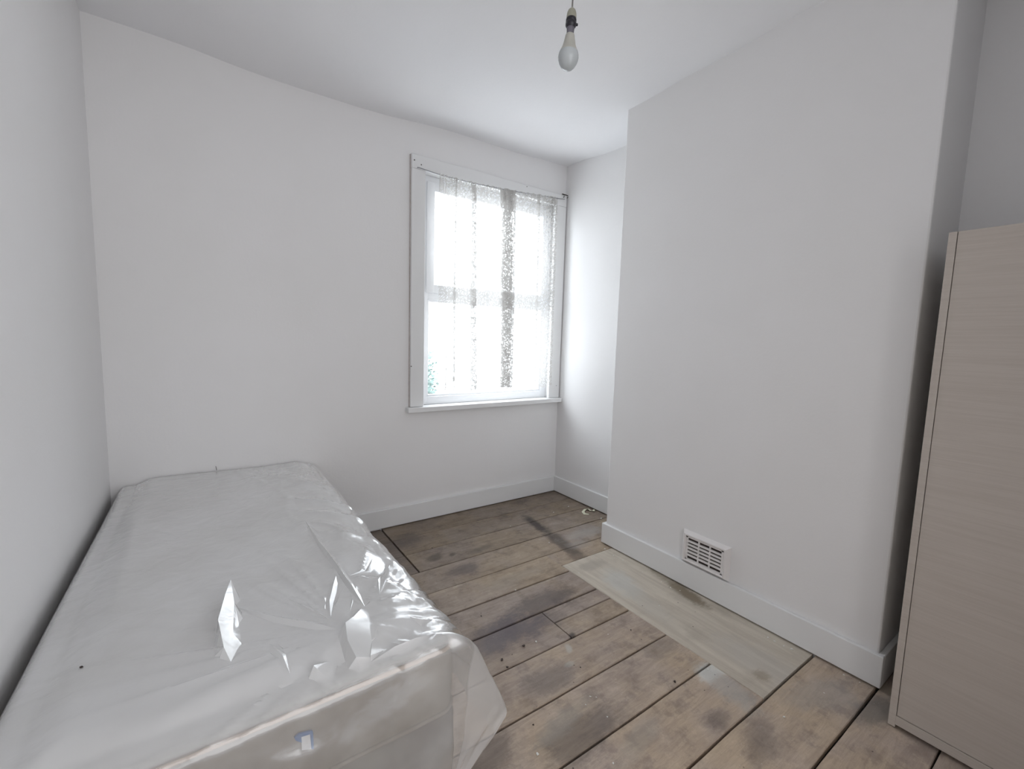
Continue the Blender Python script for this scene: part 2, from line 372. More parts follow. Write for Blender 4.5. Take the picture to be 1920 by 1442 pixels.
fl = obj('floor', bm, M['floor'], smooth=30); struct(fl)
sh = fl.data.attributes.new('shade', 'FLOAT', 'FACE')      # plank colour multiplier, darkest by the window wall
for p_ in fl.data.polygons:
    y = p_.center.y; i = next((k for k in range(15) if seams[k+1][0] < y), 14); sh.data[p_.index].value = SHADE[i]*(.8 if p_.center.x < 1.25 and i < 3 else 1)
ca = fl.data.attributes.new('tone', 'FLOAT', 'FACE')
src = fl.data.attributes['tone_f']
for k in range(len(fl.data.polygons)): ca.data[k].value = src.data[k].value
struct(child_at(boxobj('subfloor', (-.05, W+.05, YB-.1, .05, -.05, -.0215), M['dark']), fl))
bm = bmesh.new(); tone_l = bm.faces.layers.float.new('tone_f')
# pale board laid the other way beside the chimney breast
n = 30; rows = []
for i in range(n+1):
    y = lerp(-.953, -2.006, i/n); e = noise.noise(Vector((y*6, 2, 0)))*.002
    prof = [(PX+.001+e, -.02), (PX+.001+e, -.002), (PX+.0035+e, .0005), (2.15, .001), (2.3, .0006), (2.325, .0006), (2.327, -.02)]
    rows.append([bm.verts.new((x, y, z)) for x, z in prof])
for a, b in zip(rows, rows[1:]):
    for k in range(6): bm.faces.new((a[k], b[k], b[k+1], a[k+1]))
bm.faces.new(rows[0]); bm.faces.new(rows[-1][::-1]); bmesh.ops.recalc_face_normals(bm, faces=bm.faces[:])
pb = obj('patch_board', bm, M['patch'], smooth=30); child_at(pb, fl); pb['label'] = 'pale replacement board running beside the chimney breast'

# skirting
def skirt(name, runs, zt=.127):
    """runs: list of (x0,x1,y0,y1) footprints"""
    bm = bmesh.new()
    for x0, x1, y0, y1 in runs: box(bm, x0, x1, y0, y1, .0075, zt, bev=.0028)
    # ragged lower edge of old paint
    return struct(obj(name, bm, M['gloss'], smooth=12))
T = .018
skirt('baseboard_window', [(.0, W-T, -T, 0)])
skirt('baseboard_right', [(W-T, W, Y1+T, 0), (W-T, W, YB, Y2-T)])
skirt('baseboard_chimney', [(CB-T, CB, Y2-T, Y1+T), (CB, W, Y1, Y1+T), (CB, W, Y2-T, Y2)])
skirt('baseboard_left', [(0, T, YB, -T)])

# ------------------------------------------------------------------ window
win = struct(empty('window_1', ((WX0+WX1)/2, 0, WZ0)))
def wpart(o, parent=None): child_at(o, parent or win); return o
arch = wpart(boxobj('architrave', [(1.432, 1.521, -.022, 0, .767, 2.222), (2.562, 2.668, -.022, 0, .767, 2.222), (1.432, 2.668, -.024, 0, 2.222, 2.304)], M['gloss'], bev=.003))
# brown gap at the right; left strip paints the architrave's edge shadow
wpart(boxobj('joint_and_shade', [(1.4275, 1.4325, -.006, -.0005, .767, 2.303), (2.668, W-.0003, -.004, -.0005, .767, 2.3)], M['joint_tone']))
sill = wpart(boxobj('window_sill', [(1.408, W-.001, -.052, 0, .734, .766), (WX0, WX1, 0, .05, .734, .766)], M['gloss'], bev=.003))
lin = wpart(boxobj('reveal_lining', [(WX0-.004, WX0+.003, 0, .06, .766, WZ1), (WX1-.003, WX1+.004, 0, .06, .766, WZ1), (WX0, WX1, 0, .06, WZ1-.004, WZ1+.003)], M['gloss']))
def ringframe(bm, x0, x1, z0, z1, wd, ya, yb, bev=.004):
    box(bm, x0, x0+wd, ya, yb, z0, z1, bev); box(bm, x1-wd, x1, ya, yb, z0, z1, bev)
    box(bm, x0+wd-.004, x1-wd+.004, ya, yb, z0, z0+wd, bev); box(bm, x0+wd-.004, x1-wd+.004, ya, yb, z1-wd, z1, bev)
FX0, FX1, FZ0, FZ1 = WX0+.003, WX1-.003, .766, WZ1-.004
bm = bmesh.new(); ringframe(bm, FX0, FX1, FZ0, FZ1, .052, .05, .115)
box(bm, FX0+.048, FX1-.048, .052, .112, 1.455, 1.505, .004)
fr = wpart(obj('window_frame', bm, M['upvc'], smooth=35))
bm = bmesh.new(); ringframe(bm, FX0+.036, FX1-.036, 1.497, FZ1-.036, .056, .038, .085, .006)
sash = wpart(obj('top_sash', bm, M['upvc'], smooth=35))
bm = bmesh.new(); ringframe(bm, FX0+.05, FX1-.05, FZ0+.05, 1.457, .016, .060, .085, .005)
wpart(obj('glazing_bead', bm, M['upvc'], smooth=35))
wpart(boxobj('window_pane', (FX0+.05, FX1-.05, .086, .090, FZ0+.05, 1.457), M['glass'], smooth=None))
wpart(boxobj('window_pane', (FX0+.09, FX1-.09, .064, .068, 1.55, FZ1-.09), M['glass'], smooth=None), sash)
# handle of the opening sash, seen through the lace
bm = bmesh.new(); box(bm, 2.02, 2.05, .022, .038, 1.515, 1.54, .003); box(bm, 1.93, 2.045, .012, .024, 1.52, 1.535, .004)
wpart(obj('sash_handle', bm, M['upvc'], smooth=35), sash)
def screw(px, py, yv, r=.0035):
    c = spot(px, py, 1, yv); bm = bmesh.new()
    tube(bm, [c+Vector((0, .003, 0)), c, c+Vector((0, -.0015, 0))], r, 10)
    wpart(obj('screw', bm, M['screw'], smooth=40), arch)
screw(790, 309, -.024); screw(988, 350, -.024, .003); screw(771, 687, -.022); screw(1043, 723, -.022, .0025); screw(777, 300, -.024, .004)
bm = bmesh.new(); c = spot(1056, 366, 1, -.026)
box(bm, c.x-.012, c.x+.03, -.032, -.024, c.z+.002, c.z+.009, .002)
tube(bm, [c+Vector((0, 0, .006)), c+Vector((0, -.012, 0)), c+Vector((0, -.014, -.014)), c+Vector((0, -.006, -.018))], .0035, 8)
c2 = c+Vector((.034, 0, 0)); c2.x = min(c2.x, W-.006)
tube(bm, [c2+Vector((0, 0, .006)), c2+Vector((0, -.014, 0)), c2+Vector((0, -.016, -.012)), c2+Vector((0, -.006, -.016))], .0035, 8)
hk = wpart(obj('curtain_hook', bm, M['screw'], smooth=40), arch); hk['label'] = 'dark metal hook plate at the top right corner'

# ------------------------------------------------------------------ curtain
wire_tab = [(1.465, 2.226), (1.60, 2.214), (1.75, 2.212), (1.9, 2.216), (2.06, 2.224), (2.2, 2.233), (2.4, 2.250), (2.61, 2.270)]
def wire_z(x): return interp(wire_tab, x)
bm = bmesh.new()
tube(bm, [(1.466, -.024, 2.228)] + [(1.47+1.14*k/30, -.036-.01*math.sin(math.pi*k/30), wire_z(1.47+1.14*k/30)) for k in range(31)] + [(2.64, -.03, 2.277)], .0026, 8)
tag(obj('curtain_wire', bm, M['wire'], smooth=60), 'thin grey sagging wire holding the lace curtain across the window top', 'wire')
# (u, x at hem, x at header, y): doubled-back bands read darker
cp = [(0, 1.604, 1.600, 0), (.06, 1.655, 1.65, -.012), (.10, 1.650, 1.68, .003), (.16, 1.715, 1.72, -.010), (.185, 1.705, 1.715, .004), (.25, 1.79, 1.78, -.006), (.31, 1.886, 1.86, -.014), (.335, 1.842, 1.83, .002), (.355, 1.888, 1.87, .010), (.42, 1.965, 1.95, -.006),
      (.50, 2.178, 2.17, -.022), (.55, 2.082, 2.05, -.006), (.60, 2.174, 2.165, .006), (.64, 2.10, 2.08, .014), (.70, 2.21, 2.20, .002), (.76, 2.30, 2.31, -.010), (.80, 2.385, 2.39, -.014), (.815, 2.380, 2.37, -.006), (.86, 2.44, 2.45, -.008), (.93, 2.51, 2.51, .004), (1, 2.55, 2.556, -.006)]
def curve(u, h):
    for a, b in zip(cp, cp[1:]):
        if u <= b[0]:
            t = (u-a[0])/(b[0]-a[0]); t = t*t*(3-2*t)*.6+t*.4
            return lerp(lerp(a[1], b[1], t), lerp(a[2], b[2], t), h), lerp(a[3], b[3], t)
    return lerp(cp[-1][1], cp[-1][2], h), cp[-1][3]
NU, NV = 620, 90; bm = bmesh.new(); uvl = bm.loops.layers.uv.new('UVMap'); G = []
arc = [0]
for i in range(1, NU+1):
    a, b = curve((i-1)/NU, .3), curve(i/NU, .3); arc.append(arc[-1]+math.hypot(a[0]-b[0], a[1]-b[1])*1.15)
for i in range(NU+1):
    u = i/NU; col = []
    for j in range(NV+1):
        h = j/NV
        x, y = curve(u, h)
        k = sstep(.80, 1, h)
        y = y*(1-.45*k) + k*.0055*math.sin(u*330+2*math.sin(u*41)) + (1-k)*.004*math.sin(u*60+h*3)*(.4+.6*h)
        x += k*.004*math.sin(u*330*.5+1) + .004*math.sin(h*5+u*9)*(1-h)
        zb = .868 + .006*math.sin(u*34) + .004*math.sin(u*90)
        zt = wire_z(x)+.004+.003*math.sin(u*230)
        pinch = math.exp(-((h-.985)/.008)**2)
        yy = -.058 + y + .014*h; yy = lerp(yy, -.046, pinch*.7)
        col.append(bm.verts.new((x, min(yy, -.030), lerp(zb, zt, h))))
    G.append(col)
for i in range(NU):
    for j in range(NV):
        f = bm.faces.new((G[i][j], G[i+1][j], G[i+1][j+1], G[i][j+1]))
        for lp, (a, b) in zip(f.loops, ((i, j), (i+1, j), (i+1, j+1), (i, j+1))): lp[uvl].uv = (arc[a], b/NV*1.35)
        f.smooth = True
tag(obj('lace_curtain', bm, M['lace']), 'sheer floral lace curtain gathered on a wire over the window', 'curtain')

# ------------------------------------------------------------------ chimney breast vent
def V(a, b, c): return Vector((CB-c, -1.405-a, .128+b))       # a away from window, b up, c into the room
VW, VH = .245, .163
vent = empty('air_vent', V(VW/2, 0, 0))
def vpart(name, bm, m, sm=12):
    bmesh.ops.recalc_face_normals(bm, faces=bm.faces[:]); o = obj(name, bm, m, smooth=sm); return child_at(o, vent)
def loop(bm, ia, ib, c, r=0):
    return [bm.verts.new(V(*q, c)) for q in ((ia, ib), (VW-ia, ib), (VW-ia, VH-ib), (ia, VH-ib))]
bm = bmesh.new()
L = [loop(bm, 0, 0, .0), loop(bm, 0, 0, .004), loop(bm, .016, .012, .024), loop(bm, .021, .017, .025), loop(bm, .026, .022, .0215), loop(bm, .026, .022, .014)]
for a, b in zip(L, L[1:]):
    for k in range(4): bm.faces.new((a[k], a[(k+1) % 4], b[(k+1) % 4], b[k]))
vpart('vent_frame', bm, M['vent'], 15)
bm = bmesh.new()
def vbox(a0, a1, b0, b1, c0, c1, bev=.0008):
    p, q = V(a0, b0, c0), V(a1, b1, c1); box(bm, min(p.x, q.x), max(p.x, q.x), min(p.y, q.y), max(p.y, q.y), min(p.z, q.z), max(p.z, q.z), bev)
a0, a1, b0, b1 = .026, VW-.026, .022, VH-.022
vbox(a0, a0+.010, b0, b1, .012, .0205); vbox(a1-.010, a1, b0, b1, .012, .0205)
for k in (1, 2): c = lerp(a0+.01, a1-.01, k/3); vbox(c-.0032, c+.0032, b0, b1, .012, .0200)
zs0, zs1 = b0+.007, b1-.007; pitch = (zs1-zs0)/6
vbox(a0, a1, b0, zs0, .012, .0205); vbox(a0, a1, zs1, b1, .012, .0205)
for k in range(1, 6): z = zs0+pitch*k; vbox(a0, a1, z-.0046, z+.0046, .011, .0203)
vpart('grille', bm, M['vent'])
bm = bmesh.new(); vbox(a0, a1, b0, b1, .001, .003, 0); o = vpart('duct_dark_plate', bm, plain('shaded_duct', (.11, .085, .075), .9)); o['label'] = 'dark plate painted as the shaded duct behind the slots'  # thin dark plate whose colour stands in for the shade inside
tag(vent, 'white plastic slotted air vent low on the chimney breast above the skirting', 'vent')

# ------------------------------------------------------------------ pendant bulb
PB = Vector((1.2835, -1.585, 2.006))
pend = empty('pendant_light', (1.30, -1.57, 2.498))
tag(pend, 'bare white light bulb hanging on a flex from the ceiling', 'light')
tilt = Matrix.Translation(PB) @ Matrix.Rotation(math.radians(3.0), 4, 'Y')
def ppart(name, bm, m, parent=pend):
    bm.transform(tilt); bmesh.ops.recalc_face_normals(bm, faces=bm.faces[:]); return child_at(obj(name, bm, m, smooth=50), parent)
k = .000197
def R_(lst): return [(w_*k/2, (1092-y)*k*.868) for w_, y in lst]
bm = bmesh.new(); lathe(bm, R_([(4, 1092), (90, 1082), (160, 1058), (220, 1020), (268, 970), (296, 920), (304, 880), (296, 835), (284, 805)])); globe = ppart('bulb_globe', bm, M['bulb_glass'])
bm = bmesh.new(); lathe(bm, R_([(284, 806), (262, 775), (226, 735), (198, 690), (176, 640), (155, 580), (140, 530), (128, 508), (112, 500)])); ppart('bulb_base', bm, M['bulb_base'])
bm = bmesh.new(); lathe(bm, R_([(108, 506), (108, 440), (114, 430), (114, 420), (108, 412), (116, 390), (126, 372)])); ppart('bulb_cap', bm, M['neck_grey'])
bm = bmesh.new(); lathe(bm, R_([(120, 395), (146, 372), (158, 360), (160, 320), (152, 315), (152, 300), (158, 295), (156, 262), (146, 245)]))
zk = (1092-338)*k*.868; tube(bm, [RX*.013+Vector((0, 0, zk)), RX*.0165+Vector((0, 0, zk)), RX*.0205+Vector((0, 0, zk))], [.0022, .0042, .003], 10); ring_ = ppart('socket_ring', bm, M['black'])
bm = bmesh.new(); lathe(bm, R_([(146, 250), (148, 220), (142, 175), (128, 140), (104, 108), (70, 90), (34, 80), (26, 60)])); ppart('lampholder', bm, M['cap_cream'])
tp = tilt @ Vector((0, 0, (1092-64)*k*.868))
bm = bmesh.new(); tube(bm, [tp+(Vector((1.303, -1.572, 2.5))-tp)*q + Vector((.004*math.sin(q*3.1), 0, 0)) for q in [i/14 for i in range(15)]], .0024, 10)
child_at(obj('flex', bm, M['cord'], smooth=60), pend)
bm = bmesh.new(); lathe(bm, [(.045, 0), (.045, .006), (.036, .02), (.012, .028)]); bm.transform(Matrix.Translation((1.303, -1.572, 2.505)) @ Matrix.Rotation(math.pi, 4, 'X'))
bmesh.ops.recalc_face_normals(bm, faces=bm.faces[:]); child_at(obj('ceiling_rose', bm, M['gloss'], smooth=50), pend)

# ------------------------------------------------------------------ wardrobe
wd = empty('wardrobe', (2.41, -2.64, 0)); tag(wd, 'pale beige wood grain wardrobe standing in the alcove beside the chimney breast', 'wardrobe')
X0, X1, WY0, WY1, ZT = 2.160, 2.655, -2.283, -3.02, 1.556
def wdp(name, dims, bev=.0008): o = boxobj(name, dims, M['wardrobe'], bev=bev); return child_at(o, wd)
wdp('side_panel', (X0, X1, WY0-.018, WY0, .004, ZT)); wdp('side_panel', (X0, X1, WY1, WY1+.018, .004, ZT))
wdp('top_panel', (X0+.019, X1, WY1+.018, WY0-.018, ZT-.018, ZT)); wdp('bottom_rail', (X0, X0+.018, WY1+.018, WY0-.018, .014, .044))
wdp('base_panel', (X0+.019, X1, WY1+.018, WY0-.018, .03, .045)); wdp('back_panel', (X1-.006, X1, WY1+.018, WY0-.018, .046, ZT-.019))
ym = (WY0+WY1)/2
for ya, yb, hy in ((ym+.0015, WY0-.0195, ym+.04), (WY1+.0195, ym-.0015, ym-.04)):
    d = wdp('door', (X0+.0012, X0+.018, ya, yb, .046, ZT))
    bm = bmesh.new(); tube(bm, [(X0+.002, hy, .72), (X0-.024, hy, .72), (X0-.024, hy, .84), (X0+.002, hy, .84)], .005, 10)
    child_at(obj('handle', bm, M['screw'], smooth=50), d)

# ------------------------------------------------------------------ bed
MX0, MX1, MY0, MY1 = .050, .868, -.030, -1.735
dv = empty('divan_base', ((MX0+MX1)/2, (MY0+MY1)/2, 0)); tag(dv, 'grey fabric divan base on the floorboards under the mattress', 'bed base')
bm = bmesh.new(); box(bm, MX0+.01, .874, MY1+.012, MY0-.01, .035, .272, .016, 3); child_at(obj('base_box', bm, M['divan'], smooth=60), dv)
for x in (.12, .80):
    for y in (-.14, -1.60):
        bm = bmesh.new(); lathe(bm, [(.022, 0), (.024, .012), (.018, .036)], 20); bm.transform(Matrix.Translation((x, y, 0)))
        child_at(obj('foot', bm, M['black'], smooth=50), dv)
mt = empty('mattress', ((MX0+MX1)/2, (MY0+MY1)/2, .274)); tag(mt, 'white single mattress lying on the divan base under plastic sheeting', 'mattress')
def rrect(x0, x1, y0, y1, r, n=8):
    pts = []
    for cx, cy, a in ((x1-r, y1-r, 0), (x0+r, y1-r, 90), (x0+r, y0+r, 180), (x1-r, y0+r, 270)):
        for i in range(n+1):
            t = math.radians(a+90*i/n); pts.append((cx+r*math.cos(t), cy+r*math.sin(t)))
    return pts
def mtop(x, y):
    """softly sagging mattress top"""
    ex = min(x-MX0, MX1-x, y-MY1, MY0-y+.2)
    s = sstep(-.01, .11, ex)
    sag = -.010*math.exp(-((x-.45)/.25)**2-((y+1.1)/.5)**2) + .004*math.sin(y*5.2+1)*math.sin(x*7)
    return .456 + .032*s + sag*s
NXm, NYm = 46, 90
bm = bmesh.new()
ring0 = rrect(MX0, MX1, MY1, MY0, .045)
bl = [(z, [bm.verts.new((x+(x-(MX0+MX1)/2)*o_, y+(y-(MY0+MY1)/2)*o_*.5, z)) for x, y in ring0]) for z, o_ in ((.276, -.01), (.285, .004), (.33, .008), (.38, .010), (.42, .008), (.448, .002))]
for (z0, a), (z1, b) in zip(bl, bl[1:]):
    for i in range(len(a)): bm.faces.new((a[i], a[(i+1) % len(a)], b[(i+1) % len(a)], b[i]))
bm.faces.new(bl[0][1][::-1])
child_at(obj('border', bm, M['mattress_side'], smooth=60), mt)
pts = [Vector((x, y)) for x, y in ring0]
nb = len(pts)
for i in range(1, NXm):
    for j in range(1, NYm):
        x, y = lerp(MX0, MX1, i/NXm), lerp(MY1, MY0, j/NYm)
        if min(x-MX0, MX1-x)+min(y-MY1, MY0-y) > .02: pts.append(Vector((x, y)))
vo, eo, fo, *_ = delaunay_2d_cdt(pts, [(i, (i+1) % nb) for i in range(nb)], [], 1, 1e-5)
bm = bmesh.new(); bvs = [bm.verts.new((p.x, p.y, mtop(p.x, p.y) if i >= nb else .448)) for i, p in enumerate(vo)]
for f in fo:
    try: bm.faces.new([bvs[i] for i in f])
    except ValueError: pass
bmesh.ops.recalc_face_normals(bm, faces=bm.faces[:]); child_at(obj('top_panel', bm, M['mattress'], smooth=60), mt)
for z in (.450, .284):
    bm = bmesh.new(); q = rrect(MX0-.002, MX1+.002, MY1-.002, MY0+.002, .045, 8); q.append(q[0]); q.append(q[1]); tube(bm, [(x, y, z) for x, y in q], .0052, 8)
    child_at(obj('piping', bm, M['piping'] if z > .4 else M['mattress_side'], smooth=60), mt)
# printed label on the mattress border
YL = MY1-.010
def flat(bm, px, yv, th):
    P = [spot(a, b, 1, yv) for a, b in px]; f = [bm.verts.new(p) for p in P]; g = [bm.verts.new(p+Vector((0, th, 0))) for p in P]
    bm.faces.new(f); bm.faces.new(g[::-1])
    for i in range(len(f)): bm.faces.new((f[i], g[i], g[(i+1) % len(f)], f[(i+1) % len(f)]))
    bmesh.ops.recalc_face_normals(bm, faces=bm.faces[:])
bm = bmesh.new(); flat(bm, [(565, 1380), (583, 1375), (585, 1405), (566, 1407)], YL-.0006, .004); lab = child_at(obj('label', bm, M['label']), mt)
bm = bmesh.new(); flat(bm, [(552, 1384), (560, 1377), (584, 1370.5), (587, 1373), (588.5, 1405), (584, 1405), (581.5, 1377), (565, 1382), (566, 1393), (555, 1389)], YL-.0014, .004)
child_at(obj('blue_print', bm, M['blue']), lab)

# plastic sheeting -------------------------------------------------
XE, YE, XL = .832, -1.736, .062
RS, RF, RL = .055, .030, .034
def prof(d, R):
    if d < R*math.pi/2: return R*math.sin(d/R), R*(1-math.cos(d/R))
    return R, R+(d-R*math.pi/2)
def flare(dn, t):
    f = .02 + .43*sstep(-1.05, -1.74, t)
    return f*min(dn, .245) - max(0, dn-.245)*1.1*sstep(-1.3, -1.74, t)
BF = {}   # extra heights for feature vertices
def wrinkle(s, t):
    c = Vector((.635, -1.60)); d = Vector((s, t))-c; r = d.length; th = math.atan2(d.y, d.x)
    n1 = noise.noise(Vector((math.cos(th)*5.5, math.sin(th)*5.5, r*.9)))
    rad = (1-abs(n1)*2.6); rad = max(0, rad)**2*.006*math.exp(-((r-.28)/.22)**2)
    q = Vector((s*2.2+t*.5, t*1.1, 7.)); n2 = noise.noise(q*1.7)
    long_ = max(0, 1-abs(n2)*5)**2*.004*sstep(.35, .75, s)
    n3 = noise.noise(Vector((s*4.5, t*2.6, 1.7)))*.0035+noise.noise(Vector((s*13, t*9, 3.)))*.0012*sstep(.25, .7, s)
    edge = sstep(.60, .80, s)*sstep(-.2, -.6, t)
    n4 = noise.noise(Vector((s*5+t*2.5, t*4.5, 5.)));  crump = (max(0, 1-abs(n4)*2.2)**1.5*.016 - .006)*edge
    return rad+long_+n3+crump
def wrap_pt(s, t, extra=0):
    ds, dt, dl = max(0, s-XE), max(0, YE-t), max(0, XL-s)
    h = wrinkle(s, t)
    zt = .498 + (mtop(min(max(s, MX0+.04), MX1-.04), max(t, MY1+.04))-.49) + h*.8 + .006 + extra
    if dl > 0:
        o_, dn = prof(dl, RL); return Vector((max(XL-o_, .008), max(min(t, -.012), YE-prof(dt, RF)[0]), zt-dn-prof(dt, RF)[1]))
    r = max(ds, dt)
    if r == 0: return Vector((s, t, zt))
    def X(r): o_, dn = prof(r, RS); return o_ + flare(dn, t if dt == 0 else -1.74)
    def Y(r): o_, dn = prof(r, RF); return o_ + .03*dn
    bump_ = (noise.noise(Vector((s*9, t*9, 2.)))*.010 + max(0, 1-abs(noise.noise(Vector((s*6+t*3, t*5, 8.))))*4)*.010)*sstep(.03, .16, r)
    if dt == 0:
        o_, dn = prof(ds, RS); return Vector((XE+X(ds)+bump_*.8, t, zt-dn))
    if ds == 0:
        bump_ = max(0, bump_) + sstep(.02, .2, dt)*(.006+.006*math.sin(s*9+dt*7+1.2*math.sin(s*4)))
        o_, dn = prof(dt, RF); return Vector((s, YE-Y(dt)-max(0, bump_), zt-dn))
    dnx, dny = prof(ds, RS)[1], prof(dt, RF)[1]
    if ds >= dt: a, b = 1, dt/ds
    else: a, b = ds/dt, 1
    dn = max(dnx, dny) if ds < dt else lerp(dnx, max(dnx, dny), dt/ds)
    return Vector((XE + a*X(r) + bump_*.5*a, YE - b*Y(r) - bump_*.5*b, zt-dn))
pts, edges, H_ = [], [], []
def addp(s, t, h=0): pts.append(Vector((s, t))); H_.append(h); return len(pts)-1
S0, S1, T0, T1 = -.02, XE+.315, -.010, YE-.40
feat = []      # polygons reserved for hand-made folds
def gp(px, py): p = spot(px, py, 2, .5); return p.x, p.y
def tent(pix, heights, pad=.012):
    """closed facet outline in photo pixels, with a height for every corner"""
    ids = []
    for (a, b), h in zip(pix, heights):
        s, t = gp(a, b); ids.append(addp(s, t, h))
    for i in range(len(ids)): edges.append((ids[i], ids[(i+1) % len(ids)]))
    P = [pts[i] for i in ids]; feat.append((P, pad)); return ids
def lit_tent(pix, base=.001, gain=1., target=(2.0, .05, 1.15)):
    """facet of film tilted so that it mirrors the window glare to the camera"""
    P = [Vector(gp(a, b)) for a, b in pix]; c = sum(P, Vector((0, 0)))/len(P); c3 = Vector((c.x, c.y, .5))
    n = (CAM-c3).normalized()+(Vector(target)-c3).normalized(); g = Vector((-n.x/n.z, -n.y/n.z))*gain
    q = [g.dot(p-c) for p in P]; m = min(q)
    return tent(pix, [x-m+base for x in q])
def crease(pix, h, wdt=.009):
    """a straight ridge: crest with feet either side"""
    P = [Vector(gp(a, b)) for a, b in pix]; pr = None; A = B = None
    for i, p in enumerate(P):
        d = (P[min(i+1, len(P)-1)]-P[max(i-1, 0)]).normalized(); nrm = Vector((-d.y, d.x))
        k = 1 if 0 < i < len(P)-1 else 0
        c = addp(p.x, p.y, h*k)
        if k:
            a = addp(*(p+nrm*wdt), 0); b = addp(*(p-nrm*wdt), 0)
            if A is not None: edges.append((A, a)); edges.append((B, b))
            else: edges.append((pr, a)); edges.append((pr, b))
            A, B = a, b; last = (a, b)
        elif i: edges.append((A, c)); edges.append((B, c))
        if pr is not None: edges.append((pr, c))
        pr = c
    for a, b in zip(P, P[1:]): feat.append(([a, b], wdt+.003))
# long shard, big tent, little triangle, wedge, creases
lit_tent(gain=.85, pix=[(434, 1118), (440, 1150), (437, 1195), (433, 1240), (420, 1225), (410, 1190), (424, 1146)])
lit_tent([(676, 1150), (692, 1174), (697, 1199), (694, 1229), (668, 1237), (652, 1216), (648, 1190), (664, 1170)])
tent([(697, 1200), (720, 1210), (695, 1229)], [.0, 0, .012])
lit_tent([(622, 1232), (611, 1264), (588, 1252)])
tent([(645, 1100), (656, 1150), (628, 1146)], [0, 0, .010])
tent([(628, 1147), (650, 1157), (638, 1168)], [.012, .004, 0])
crease([(572, 975), (600, 1020), (630, 1062), (662, 1108), (684, 1142)], .009, .008)
crease([(620, 1160), (618, 1130), (626, 1095), (630, 1080)], .006, .010)
crease([(712, 1118), (718, 1085), (727, 1062), (732, 1050)], .008, .008)
crease([(440, 1135), (520, 1160), (600, 1176), (640, 1184)], .007, .012)
crease([(540, 1120), (580, 1145), (615, 1162)], .006, .010)
crease([(505, 1205), (530, 1232), (545, 1258)], .004, .007)
crease([(768, 1158), (790, 1163), (812, 1150)], .010, .010)
crease([(695, 1232), (740, 1212), (780, 1199), (818, 1181)], .012, .011)
crease([(655, 1082), (690, 1070), (700, 1040)], .004, .01)
n_feat = len(pts)
def segd(p, a, b):
    ab = b-a; t = max(0, min(1, (p-a).dot(ab)/max(ab.dot(ab), 1e-9))); return (p-(a+ab*t)).length
def near_feat(p):
    for P, pad in feat:
        c = sum(P, Vector((0, 0)))/len(P)
        if (p-c).length > .3: continue
        if any(segd(p, P[i], P[(i+1) % len(P)]) < pad*.8 for i in range(len(P))): return True
        if len(P) > 2:
            ins = False
            for i in range(len(P)):
                a, b = P[i], P[(i+1) % len(P)]
                if (a.y > p.y) != (b.y > p.y) and p.x < (b.x-a.x)*(p.y-a.y)/(b.y-a.y)+a.x: ins = not ins
            if ins: return True
    return False
st = .0085; ns, nt = int((S1-S0)/st), int((T0-T1)/st)
idx = {}
for i in range(ns+1):
    for j in range(nt+1):
        s, t = lerp(S0, S1, i/ns), lerp(T0, T1, j/nt)
        bnd = i in (0, ns) or j in (0, nt)
        if not bnd and t > YE-.05 and near_feat(Vector((s, t))): continue
        idx[i, j] = addp(s, t)
vo, eo, fo, ov, oe, of = delaunay_2d_cdt(pts, edges, [], 0, 1e-6)
bm = bmesh.new(); bvs = []
for k_, p in enumerate(vo):
    h = max([H_[q] for q in ov[k_]] or [0]); bvs.append(bm.verts.new(wrap_pt(p.x, p.y, h)))
for f in fo:
    try: bm.faces.new([bvs[i] for i in f])
    except ValueError: pass
bmesh.ops.recalc_face_normals(bm, faces=bm.faces[:])
bm.normal_update()
for f in bm.faces: f.smooth = True
for e in bm.edges:
    flat_ = all(v.co.y > YE+.004 and XL < v.co.x < XE-.004 for v in e.verts)
    e.smooth = not (len(e.link_faces) == 2 and e.calc_face_angle(0) > math.radians(26 if flat_ else 80))
wr = obj('plastic_sheeting', bm, M['film'])
la = wr.data.attributes.new('layers', 'FLOAT', 'POINT')      # film opacity: dense on top, thinned in front to darken it like shade
for k_, p in enumerate(vo):
    r_ = max(0, p.x-XE, YE-p.y, XL-p.x)
    side = .27 + .10*noise.noise(Vector((p.x*4, p.y*4, 0)))
    if p.x > XE+.06: side += .13
    front_ = YE-p.y > max(0, p.x-XE) and YE-p.y > -.05
    la.data[k_].value = lerp(.96, side, sstep(-.006, .030, YE-p.y) if front_ and p.x < XE else sstep(.005, .055, r_))
tag(wr, 'crumpled glossy clear plastic sheeting wrapped over the single mattress', 'plastic sheet')

# ------------------------------------------------------------------ litter and flakes
def flake(px, py, size, m, name, label, cat, group, seed, z=0.0008):
    rnd = random.Random(seed); c = spot(px, py, 2, 0); bm = bmesh.new(); n = rnd.choice((5, 6, 7))
    c.x = min(c.x, (CB-T if c.y < Y1+T else W-T)-.004-size) if size < .006 else c.x
    ring = []
    for i in range(n):
        a = i*2*math.pi/n+rnd.uniform(-.3, .3); r = size*rnd.uniform(.55, 1.15)
        ring.append((r*math.cos(a), r*.7*math.sin(a), rnd.uniform(0, size*.35)))
    lo = [bm.verts.new((x, y, q*.5)) for x, y, q in ring]; hi = [bm.verts.new((x*.92, y*.92, q+size*.28)) for x, y, q in ring]
    bm.faces.new(lo[::-1]); bm.faces.new(hi)
    for i in range(n): bm.faces.new((lo[i], lo[(i+1) % n], hi[(i+1) % n], hi[i]))
    bmesh.ops.recalc_face_normals(bm, faces=bm.faces[:])
    o = obj(name, bm, m, smooth=50); o.location = (c.x, c.y, z); o.rotation_euler = (0, 0, rnd.uniform(0, 6))
    tag(o, label, cat, group); return o
